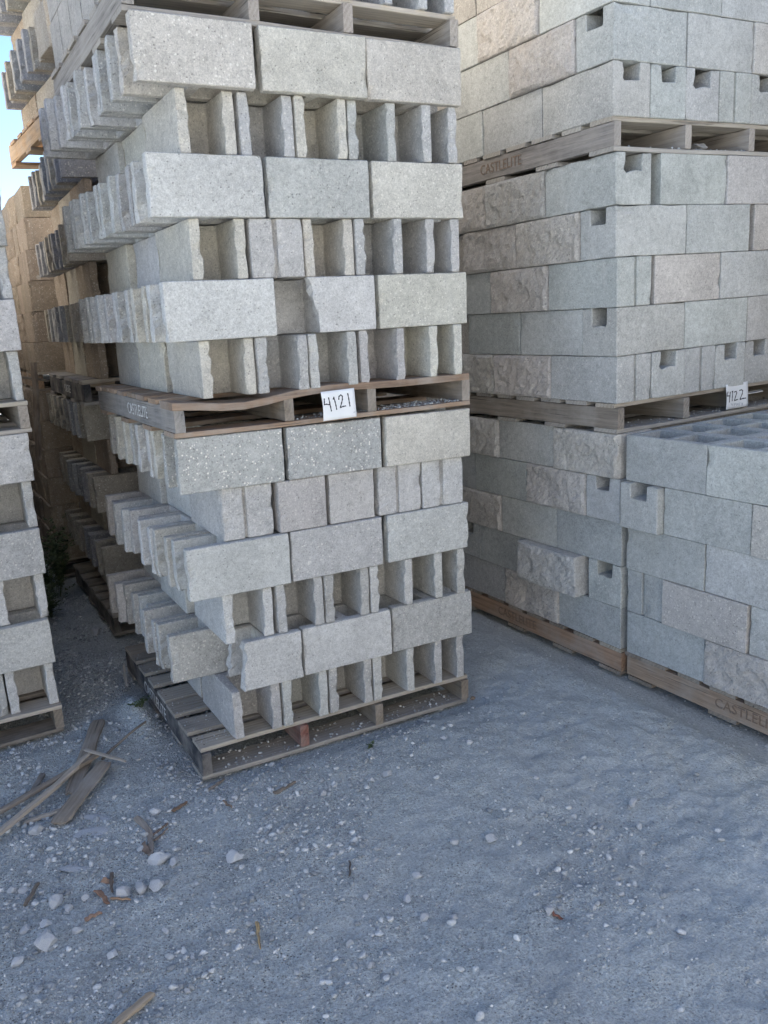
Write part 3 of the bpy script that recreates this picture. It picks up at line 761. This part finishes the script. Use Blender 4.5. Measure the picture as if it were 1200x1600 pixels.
for k_ in range(5): far_stack(-4.3, 1.2+1.3*k_, 3, 6, f'{["first", "second", "third", "fourth", "fifth"][k_]} sunlit stack across the yard on the left')  # unseen row added to bounce warm light onto the left-facing sides

# ------------------------------------------------------------------ number notes
def ribbon(pts, wd, y=-.0012):
    vs, fs = [], []
    pts = [Vector(p) for p in pts]
    for i, p in enumerate(pts):
        a = pts[max(0, i-1)]; b = pts[min(len(pts)-1, i+1)]; d = (b-a).normalized(); n_ = Vector((-d.y, d.x))*wd/2*(1+.25*math.sin(i*1.7))
        for s in (1, -1): vs.append((p.x+n_.x*s, y, p.y+n_.y*s))
    for i in range(len(pts)-1): fs.append((2*i, 2*i+1, 2*i+3, 2*i+2))
    vs2 = [(v[0], v[1]-.0003, v[2]) for v in vs]; o = len(vs)
    fs += [tuple(o+k for k in f) for f in fs]; return vs+vs2, fs

def note(name, label, M, W, H, digits, bend, extra=()):
    root = bpy.data.objects.new(name, None); col.objects.link(root); root.matrix_basis = M
    tag(root, label, 'paper note'); nxx, nzz = 10, 8
    def yb(x, z): return bend*(math.sin((x/W)*math.pi)*.5+.8*(z/H-.5)**2) + .0015*mn.noise(Vector((x*30, z*30, bend*100)))
    vs = [(W*i/nxx+(.004*math.sin(3*j/nzz) if i == 0 else 0), yb(W*i/nxx, H*j/nzz), H*j/nzz) for j in range(nzz+1) for i in range(nxx+1)]
    fs = [(j*(nxx+1)+i, j*(nxx+1)+i+1, (j+1)*(nxx+1)+i+1, (j+1)*(nxx+1)+i) for j in range(nzz) for i in range(nxx)]
    sh = link('sheet', mesh_from('sheet', vs, fs, M_PAPER, True), None, root)
    so_ = sh.modifiers.new('thickness', 'SOLIDIFY'); so_.thickness = .0004; so_.offset = 1
    for nm, strokes, wd, mt in digits:
        vv, ff = [], []
        for st in strokes:
            # denser sampling so the ink follows the sheet
            dense = []
            for a, b in zip(st[:-1], st[1:]):
                for k in range(4): dense.append((a[0]+(b[0]-a[0])*k/4, a[1]+(b[1]-a[1])*k/4))
            dense.append(st[-1])
            v_, f_ = ribbon([(p[0]*W, p[1]*H) for p in dense], wd); o = len(vv)
            vv += [(q[0], q[1]+yb(q[0], q[2]), q[2]) for q in v_]; ff += [tuple(o+k for k in f) for f in f_]
        link(nm, mesh_from(nm, vv, ff, mt), None, root)
    return root
def px(lst): return [((x-120)/860., (830-y-(x-120)*.0)/690.) for x, y in lst]
four = [px([(195, 300), (190, 375), (182, 445), (235, 440), (318, 462)]), px([(308, 285), (320, 400), (335, 510), (348, 625)])]
one = [px([(425, 355), (440, 290), (462, 400), (478, 500), (488, 605)])]
two = [px([(562, 375), (575, 300), (625, 265), (660, 300), (652, 380), (620, 470), (582, 570)]), px([(582, 565), (650, 545), (730, 540)])]
one2 = [px([(803, 245), (815, 370), (822, 470), (830, 565)])]
dash = [px([(905, 720), (950, 708)])]
note('number_note', 'white paper note with handwritten 4121 on the front stack', T(.578, -.064, 1.289) @ RY(-.006) @ RX(R(-3)), .137, .105,
     [('digit', four, .0042, M_INK), ('digit', one, .0042, M_INK), ('digit', two, .0042, M_INK), ('digit', one2, .0042, M_INK), ('pen_mark', dash, .0018, M_INKF)], .004)
def p2(lst): return [((x-180)/545., (800-(y+(x-180)*.22))/600.+.02) for x, y in lst]
f4 = [p2([(235, 375), (215, 420), (200, 480), (290, 470)]), p2([(290, 370), (280, 480), (262, 630)])]
f1 = [p2([(330, 375), (355, 350), (348, 480), (340, 595)])]
f2 = [p2([(395, 375), (440, 350), (458, 385), (430, 480), (398, 580)]), p2([(398, 580), (440, 560), (485, 545)])]
f3 = [p2([(520, 330), (565, 305), (600, 320), (590, 400), (530, 545)]), p2([(530, 545), (600, 515), (670, 500)])]
sm = [p2([(310, 645), (318, 690), (360, 680)]), p2([(360, 640), (355, 720)]), p2([(395, 715), (398, 650), (425, 640), (425, 665), (400, 675)]), p2([(455, 700), (455, 640), (475, 670), (490, 630), (492, 690)]), p2([(520, 690), (520, 630), (545, 625)]), p2([(570, 630), (600, 625), (580, 650), (600, 670), (570, 680)])]
note('number_note', 'white paper note with handwritten 4122 on the right stack', T(2.500, -.236, 1.122) @ RZ(.02) @ RX(R(-4)), .150, .112,
     [('digit', f4, .0046, M_INK), ('digit', f1, .0046, M_INK), ('digit', f2, .0046, M_INK), ('digit', f3, .0046, M_INK), ('small_writing', sm, .0022, M_INKF)], .008)
# scrap of white card behind it
vs = [(0, 0, 0), (.12, .01, 0), (.15, .05, .002), (.02, .05, .001), (0, 0, .003), (.12, .01, .003), (.15, .05, .005), (.02, .05, .004)]
tag(link('card_scrap', mesh_from('card_scrap', vs, [(3, 2, 1, 0), (4, 5, 6, 7), (0, 1, 5, 4), (1, 2, 6, 5), (2, 3, 7, 6), (3, 0, 4, 7)], M_PAPER), T(2.70, -.19, 1.168)), 'white scrap of card in the pallet gap right of the 4122 note', 'card')

# ------------------------------------------------------------------ stones
def rock_mesh(seed, sub=2, flat=.65, ang=.5):
    bm = bmesh.new(); bmesh.ops.create_icosphere(bm, subdivisions=sub, radius=1); sv = Vector((seed*3.1, seed, seed*.7)); rg = random.Random(seed)
    planes = [(Vector((rg.uniform(-1, 1), rg.uniform(-1, 1), rg.uniform(-1, 1))).normalized(), rg.uniform(.5, .82)) for _ in range(11)]
    st = Vector((1, rg.uniform(.65, .95), flat*rg.uniform(.8, 1.15)))
    for v in bm.verts:
        p = v.co.copy()
        for n_, d in planes:
            k = p.dot(n_)
            if k > d: p -= n_*(k-d)*.97
        p *= 1+.16*mn.noise(p*1.6+sv); v.co = Vector((p.x*st.x, p.y*st.y, p.z*st.z))
    me = bpy.data.meshes.new('rock'); bm.to_mesh(me); bm.free(); me.materials.append(M_STONE); return me
ROCKS = [rock_mesh(s, 3) for s in range(7)]
PEB = [rock_mesh(40+s, 1) for s in range(5)]; PEB2 = [rock_mesh(60+s, 2) for s in range(4)]
STONES = [(-0.596, 0.031, 0.028), (-0.41, -0.466, 0.028), (-0.359, -0.484, 0.026), (-0.312, -0.5, 0.026), (-0.279, -0.373, 0.034), (-0.241, -0.416, 0.023), (-0.596, -0.39, 0.032), (-0.57, -0.447, 0.018), (-0.652, -0.568, 0.037), (-0.695, -0.468, 0.017), (-0.64, -0.485, 0.017), (-0.567, -0.564, 0.015), (-0.728, -0.604, 0.022), (-0.709, -0.244, 0.017), (-0.682, -0.263, 0.015), (-0.515, -0.424, 0.016), (-0.343, -0.693, 0.013), (-0.06, -0.488, 0.027), (0.22, -0.858, 0.015), (-0.212, -0.11, 0.021), (-0.027, -0.199, 0.012), (0.058, -0.168, 0.014), (0.01, -0.138, 0.012), (0.187, -0.195, 0.014), (0.531, -0.336, 0.014), (0.344, -0.31, 0.019), (0.91, -0.245, 0.015), (0.959, -0.358, 0.015), (1.016, -0.351, 0.01), (0.596, -0.342, 0.019), (1.185, -0.969, 0.019), (1.017, -0.68, 0.011), (0.393, -0.862, 0.016), (0.314, -0.934, 0.019), (0.317, -1.026, 0.018), (0.384, -1.072, 0.014), (0.68, -0.858, 0.024), (0.575, -0.805, 0.014), (0.619, -1.204, 0.016), (0.732, -1.261, 0.012), (0.835, -1.263, 0.01), (0.711, -1.051, 0.011), (0.32, -0.736, 0.01), (-0.499, -0.717, 0.016), (-0.309, -0.833, 0.009), (-0.698, -0.747, 0.012), (-0.357, -0.941, 0.01), (0.094, -1.103, 0.014), (-0.587, -0.164, 0.013), (-.02, 1.9, .035)]
rg = random.Random(3)
for i, (x, y, r_) in enumerate(STONES):
    z = float(gh(x, y)); c = .54+.12*rg.random()
    M = T(x, y, z+r_*.42) @ RZ(rg.uniform(0, 6.28)) @ RX(rg.uniform(-.3, .3)) @ Matrix.Scale(r_*1.12, 4)
    if i < 12:
        lab = ['pale stone below the short driftwood stick', 'largest round pale stone beside the orange bark', 'pale stone right of the round one by the bark', 'pale angular stone ending the row of three', 'long grey stone under the curled bark pile', 'flat grey stone right of the long grey one', 'broad grey stone among the left pebbles', 'small stone beside the broad grey one at left', 'big smooth oval stone near the left edge', 'small pale stone by the left edge above the oval one', 'small stone touching the big oval one', 'small stone right of the big oval one'][i]; grp = None
    else:
        lab = 'small pale stone lying loose on the dirt'; grp = 'loose small stones on the dirt'
    tag(link('stone', ROCKS[i % 7], M, None, (c*1.02, c*1.04, c*1.07)), lab, 'stone', grp)
for i, (x, y, a, lx, ly) in enumerate([(-.39, -.01, -.6, .085, .035), (-.41, -.095, -.3, .09, .045), (-.515, -.26, -.5, .06, .04)]):
    tag(link('flat_stone', ROCKS[i+2], T(x, y, float(gh(x, y))+.001) @ RZ(a) @ Matrix.Diagonal((lx, ly, .012, 1)), None, (.5, .525, .56)), ['half buried slab stone below the plank end', 'wide half buried slab stone, middle of three', 'lowest half buried slab stone near the bark'][i], 'stone')
tag(link('rock', ROCKS[3], RA3.M(.405+.2, .1, .045) @ RZ(.4) @ Matrix.Diagonal((.075, .04, .035, 1)), None, (.6, .59, .57)), 'white rock lying in the gap of the upper right pallet', 'rock')
tag(link('wood_knot', ROCKS[5], T(1.215, -.03, .0) @ Matrix.Diagonal((.016, .016, .018, 1)), None, (.26, .2, .15)), 'round brown stub beside the right corner of the front pallet', 'wood stub')

def scatter(name, label, n, dens, rmin, rmax, protos, seed, power=2.2):
    rs = np.random.RandomState(seed); P_, F_, C_ = [], [], []; off = 0; cnt = 0
    data = []
    for me in protos:
        v = np.empty(len(me.vertices)*3); me.vertices.foreach_get('co', v); f = np.array([p.vertices[:] for p in me.polygons]); data.append((v.reshape(-1, 3), f))
    xs = rs.uniform(-1.7, 2.3, n*4); ys = rs.uniform(-2.2, 2.8, n*4); keep = rs.rand(n*4) < dens(xs, ys); xs, ys = xs[keep][:n], ys[keep][:n]
    r_ = rmin+(rmax-rmin)*rs.rand(len(xs))**power; zz = gh(xs, ys); g_ = rs.rand(len(xs))
    for i in range(len(xs)):
        v, f = data[i % len(data)]; a, b = rs.uniform(0, 6.28), rs.uniform(-1, 1)
        ca, sa, cb, sb = math.cos(a), math.sin(a), math.cos(b), math.sin(b)
        x, y, z = v[:, 0], v[:, 1]*cb-v[:, 2]*sb, v[:, 1]*sb+v[:, 2]*cb
        P_.append(np.stack([x*ca-y*sa, x*sa+y*ca, z], 1)*r_[i]+[xs[i], ys[i], zz[i]+r_[i]*.2]); F_.append(f+off); C_.append(np.full(len(f), g_[i])); off += len(v)
    V = np.concatenate(P_); Fc = np.concatenate(F_)
    me = bpy.data.meshes.new(name); me.vertices.add(len(V)); me.vertices.foreach_set('co', V.ravel())
    me.loops.add(Fc.size); me.loops.foreach_set('vertex_index', Fc.ravel().astype(np.int32)); me.polygons.add(len(Fc)); me.polygons.foreach_set('loop_start', (np.arange(len(Fc))*3).astype(np.int32))
    me.update(calc_edges=True); me.materials.append(M_GRAVEL); return tag(link(name, me), label, kind='stuff')
def gravmat():
    mt, n, l, b = nodes('gravel'); g = G(n, l); ge = g.new('ShaderNodeNewGeometry'); tc = g.new('ShaderNodeTexCoord')
    k = g.math('POWER', ge.outputs['Random Per Island'], 1.6)
    c = g.mix(k, (.28, .30, .315, 1), (.72, .735, .735, 1)); f = g.ramp(g.noise(tc.outputs['Object'], 150.0, 3, .6), .3, .7, .8, 1.18)
    c = g.mix(1.0, c, g.scale((1, 1, 1), f), 'MULTIPLY'); l.new(c, b.inputs['Base Color']); b.inputs['Roughness'].default_value = .95; return mt
M_GRAVEL = gravmat()
def dens_all(x, y):
    d = .25+.75*sstep(.02, .22, vnoise(x, y, .28, 12)+.5*vnoise(x, y, .1, 13)+.1)
    left = sstep(.35, -.5, x)*sstep(-1.4, -.7, y); band = np.exp(-((y+.25-.12*x)/.28)**2)*sstep(1.4, .6, x); rear = sstep(-.2, .4, y)*sstep(.2, -.1, x)
    cl = sum(np.exp(-((x-a)**2+(y-b)**2)/.03) for a, b in ((.34, -.95), (.28, -.62), (.75, -1.2), (.2, -1.1), (1.0, -1.0), (.1, -.45)))
    w_ = .16+.75*left+.65*band+.3*rear+.45*cl
    w_ = w_*(1-.8*sstep(1.1, 1.5, x)*sstep(-1.2, -.5, y))
    return np.clip(d*w_, 0, 1)
scatter('gravel', 'fine grey gravel scattered over the dirt', 70000, lambda x, y: np.clip(dens_all(x, y)+.04, 0, 1), .0016, .007, PEB, 1, 2.0)
scatter('gravel', 'coarser pale gravel scattered over the dirt', 8500, lambda x, y: dens_all(x, y)**1.3, .005, .016, PEB2, 2, 2.1)

def rubble(label, fr, n, x0, x1, y0, y1, z, r1, seed):
    rs = np.random.RandomState(seed); vs, fs = [], []
    for i in range(n):
        me = PEB[i % 5]; r_ = .0015+(r1-.0015)*rs.rand()**2; x, y = rs.uniform(x0, x1), y0+(y1-y0)*rs.rand()**1.5
        M = fr.M(x, y, z+r_*.6, rs.uniform(0, 6.3)) @ Matrix.Scale(r_, 4); b = len(vs)
        vs += [M @ v.co for v in me.vertices]; fs += [tuple(b+k for k in p.vertices) for p in me.polygons]
    tag(link('rubble', mesh_from('rubble', vs, fs, M_GRAVEL)), label, kind='stuff')
rubble('grey crumbs spilled in the gap of the bowed pallet', F2, 420, .80, 1.17, .01, .13, .018, .008, 1)
rubble('grey crumbs in the middle gap of the bowed pallet', F2, 160, .45, .74, .01, .13, .018, .008, 2)
rubble('crumbs on the deck of the front pallet', F1, 260, .0, .14, .05, 1.1, .126, .005, 3)
rubble('crumbs in the gaps of the upper right pallet', RA3, 300, .04, 1.18, .01, .13, .018, .007, 4)
rubble('crumbs in the gaps of the 4122 pallet', RA2, 260, .04, 1.18, .01, .13, .018, .006, 5)
rubble('crumbs and dirt under the front pallet edge', F1, 300, .05, 1.15, .01, .13, .018, .009, 6)

# ------------------------------------------------------------------ wood debris
def plank(name, label, p0, p1, wd, th, c, seed, zoff=0, lift=(0, 0), taper=0, curve=0, cat='wood', mat=None, roll=0):
    """a weathered piece of wood from p0 to p1, lying on the ground"""
    a = Vector((*p0, float(gh(*p0))+zoff+lift[0])); b = Vector((*p1, float(gh(*p1))+zoff+lift[1])); d = b-a; L = d.length; x = d.normalized(); s = Vector((-x.y, x.x, 0)).normalized(); up = x.cross(s)
    if up.z < 0: up = -up
    nl = 16; vs, fs = [], []; sv = Vector((seed, seed*.3, 0)); cr, sr = math.cos(roll), math.sin(roll)
    for i in range(nl+1):
        u = i/nl; c0 = (u-.5)*L
        w_ = wd/2*(1-taper*u)*(1+.16*mn.noise(Vector((u*5, seed, 0)))); t_ = th/2*(1+.2*mn.noise(Vector((u*6, 0, seed))))
        if i in (0, nl): w_ *= .82; t_ *= .7
        bend = curve*math.sin(u*math.pi)+.006*mn.noise(Vector((u*3, seed, seed))); bz = .003*mn.noise(Vector((u*4, 5, seed)))
        for k in range(10):
            an = k/10*2*math.pi; ex = .55
            cx = math.copysign(abs(math.cos(an))**ex, math.cos(an)); sz = math.copysign(abs(math.sin(an))**ex, math.sin(an))
            jx = .05*wd*mn.noise(Vector((u*12, k*1.3, seed))); ends = (.03*wd+.12*wd)*mn.noise(Vector((k*.9, seed, i)))*(4 if i in (0, nl) else 0)
            yy, zz = cx*w_, sz*t_
            vs.append((c0+ends*.5, yy*cr-zz*sr+bend+jx, yy*sr+zz*cr+bz))
    for i in range(nl):
        for k in range(10):
            q = i*10+k; r_ = i*10+(k+1) % 10; fs.append((q, r_, r_+10, q+10))
    fs.append(tuple(range(9, -1, -1))); fs.append(tuple(range(nl*10, nl*10+10)))
    M = Matrix((x, s, up)).transposed().to_4x4(); M.translation = (a+b)/2+Vector((0, 0, th/2))
    return tag(link(name, mesh_from(name, vs, fs, mat or M_WOOD), M, None, c), label, cat)
W1, W2, W3 = (.31, .265, .215), (.46, .40, .33), (.40, .33, .24)
plank('plank', 'rear end of a grey plank under the crossed sticks', (-.241, .719), (-.446, .21), .062, .016, W1, 1, .0)
plank('plank', 'flat grey plank with a broken orange end below the sticks', (-.299, .315), (-.525, .005), .066, .016, W1, 2, .012, lift=(.018, 0))
plank('stick', 'long pale bent stick running off the left edge', (-.92, -.06), (-.34, .40), .026, .018, W2, 3, .022, curve=-.03, lift=(0, .012))
plank('stick', 'brown stick behind the long pale one', (-.86, .15), (-.31, .375), .026, .018, (.22, .18, .14), 4, .012, lift=(0, .02))
plank('stick', 'thin dark twig reaching towards the pallet corner', (-.30, .375), (-.084, .505), .012, .010, (.14, .12, .10), 5, .012, taper=.5, curve=.01)
plank('splinter', 'pale splinter lying across the plank and sticks', (-.35, .431), (-.233, .242), .020, .007, W2, 6, .045, taper=.3)
plank('stick', 'short pale stick left of the plank end', (-.632, .121), (-.501, .114), .018, .012, W2, 7, .004)
plank('stick', 'short dark stick above the long ones at the left', (-.582, .307), (-.519, .426), .022, .014, (.17, .15, .13), 8, .004)
plank('stick', 'thin twig among the stones near the left edge', (-.684, -.352), (-.632, -.268), .012, .009, (.2, .17, .14), 9, .003)
plank('bark_strip', 'long curled bark strip in the middle of the debris', (-.283, -.102), (-.290, -.33), .024, .005, (.27, .22, .18), 10, .006, curve=.02, cat='bark', roll=.5)
for i, (a, b, wd, c, lab) in enumerate([
    ((-.268, -.242), (-.197, -.203), .014, (.2, .15, .12), 'brown bark sliver right of the curled strip'), ((-.262, -.262), (-.205, -.232), .012, (.24, .19, .15), 'lower bark sliver right of the curled strip'),
    ((-.30, -.26), (-.285, -.33), .030, (.20, .15, .12), 'dark rounded bark flake under the curled strip'),
    ((-.481, -.408), (-.462, -.49), .026, (.36, .22, .15), 'broad orange bark flake beside the round stone'), ((-.455, -.37), (-.428, -.40), .02, (.34, .22, .15), 'small upright orange bark flake above the broad one'),
    ((-.45, -.47), (-.40, -.515), .010, (.38, .25, .16), 'thin orange bark sliver under the round stone'), ((-.157, -.126), (-.095, -.092), .02, (.27, .18, .12), 'brown wood chip below the front pallet corner'),
    ((.191, -.221), (.286, -.203), .02, (.24, .2, .16), 'grey brown wood chip in front of the pallet'), ((-.001, -.05), (.076, -.008), .014, (.26, .22, .18), 'small wood chip close under the pallet edge'),
    ((.017, -.162), (.027, -.226), .011, (.3, .22, .16), 'thin upright wood chip among the front gravel'), ((-.538, -.535), (-.488, -.53), .016, (.33, .22, .16), 'small reddish chip left of the bark'),
    ((-.421, -.357), (-.44, -.45), .014, (.16, .13, .11), 'dark twig piece between bark and stones'), ((.628, -1.195), (.642, -1.236), .016, (.25, .12, .09), 'reddish chip in the kicked up dirt hole'),
    ((.246, -.699), (.214, -.759), .006, (.12, .1, .09), 'short black twig alone on the bare dirt')]):
    plank('wood_chip', lab, a, b, wd, .006, c, 30+i, .003, taper=.5, curve=rnd(-.006, .006), cat='wood chip', mat=M_BARK, roll=rnd(-.5, .5))
plank('splinter', 'yellow wood splinter standing out on the bare dirt', (-.108, -.80), (-.135, -.895), .012, .008, (.52, .36, .17), 50, .006, taper=.6)
plank('stick', 'tan broken stick at the bottom edge of the picture', (-.60, -1.0), (-.440, -.915), .024, .012, (.42, .33, .23), 51, .006)
plank('splinter', 'pale yellow splinter inside the gap of the bowed pallet', (.905, .02), (1.06, .05), .012, .008, (.55, .42, .25), 52, 1.305-.02, taper=.4)
plank('bark_strip', 'pale curled strip by the rear left corner of the front pallet', (-.035, 1.10), (-.06, .96), .03, .006, (.45, .42, .38), 53, .02, lift=(.07, .02), cat='bark', roll=1.2)
# broken board leaning in the dark aisle
o = link('broken_board', board_mesh('broken_board', .62, .07, .018, 77, .01, .03), T(-.02, 2.95, 1.18) @ RZ(.2) @ RY(R(-84)), None, (.20, .165, .14)); tag(o, 'broken upright board in the dark gap behind the rear stack', 'board')
o = link('broken_board', board_mesh('broken_board', .34, .05, .016, 78, .01, .03), T(-.08, 3.0, 1.40) @ RZ(.1) @ RY(R(12)), None, (.22, .19, .16)); tag(o, 'short broken crosspiece lying on the upright board', 'board')

# ------------------------------------------------------------------ weeds
def weed(name, label, x, y, n, h, rad, leaf, seed):
    rs = random.Random(seed); root = bpy.data.objects.new(name, None); col.objects.link(root); root.matrix_basis = T(x, y, float(gh(x, y))); tag(root, label, 'weed')
    vs, fs, sv, sf = [], [], [], []
    for s in range(max(3, n//16)):
        an = rs.uniform(0, 6.28); ln = h*rs.uniform(.5, 1); tip = Vector((math.cos(an)*rad*rs.random(), math.sin(an)*rad*rs.random(), ln)); b = len(sv)
        base = Vector((tip.x*.15, tip.y*.15, 0))
        for p, q in ((base, .0016), (base.lerp(tip, .5)+Vector((0, 0, .1*ln)), .0012), (tip, .0006)):
            for k in range(3): sv.append(p+Vector((math.cos(k*2.1)*q, math.sin(k*2.1)*q, 0)))
        for i in range(2):
            for k in range(3): sf.append((b+i*3+k, b+i*3+(k+1) % 3, b+i*3+3+(k+1) % 3, b+i*3+3+k))
        for _ in range(16):
            u = rs.uniform(.15, 1); p = base.lerp(tip, u)+Vector((0, 0, .2*ln*u*(1-u)*2)); a2 = rs.uniform(0, 6.28); d = Vector((math.cos(a2), math.sin(a2), rs.uniform(-.2, .7))).normalized()
            sd_ = d.cross(Vector((rs.uniform(-.4, .4), rs.uniform(-.4, .4), 1))).normalized(); l_ = leaf*rs.uniform(.6, 1.2); w_ = l_*.26; up = sd_.cross(d)*l_*.12; k = len(vs)
            vs += [p, p+d*l_*.45+sd_*w_-up, p+d*l_, p+d*l_*.45-sd_*w_-up]; fs += [(k, k+1, k+2), (k, k+2, k+3)]
    link('stem', mesh_from('stem', sv, sf, M_LEAF), None, root); link('foliage', mesh_from('foliage', vs, fs, M_LEAF), None, root)
weed('weed', 'dark leafy weed in the aisle beside the rear stack', -.10, 2.75, 420, .42, .22, .045, 1)
weed('weed', 'second dark weed farther back in the aisle', -.03, 3.02, 380, .5, .16, .045, 2)
weed('weed', 'low dark weed at the foot of the left stack', -.20, 2.35, 260, .25, .18, .04, 3)
weed('sprig', 'tiny green sprig in the gravel before the front pallet', .64, -.14, 30, .03, .03, .014, 4)
weed('weed', 'dry low weed on the dirt mound by the pallet side', -.07, .62, 90, .05, .07, .018, 5)
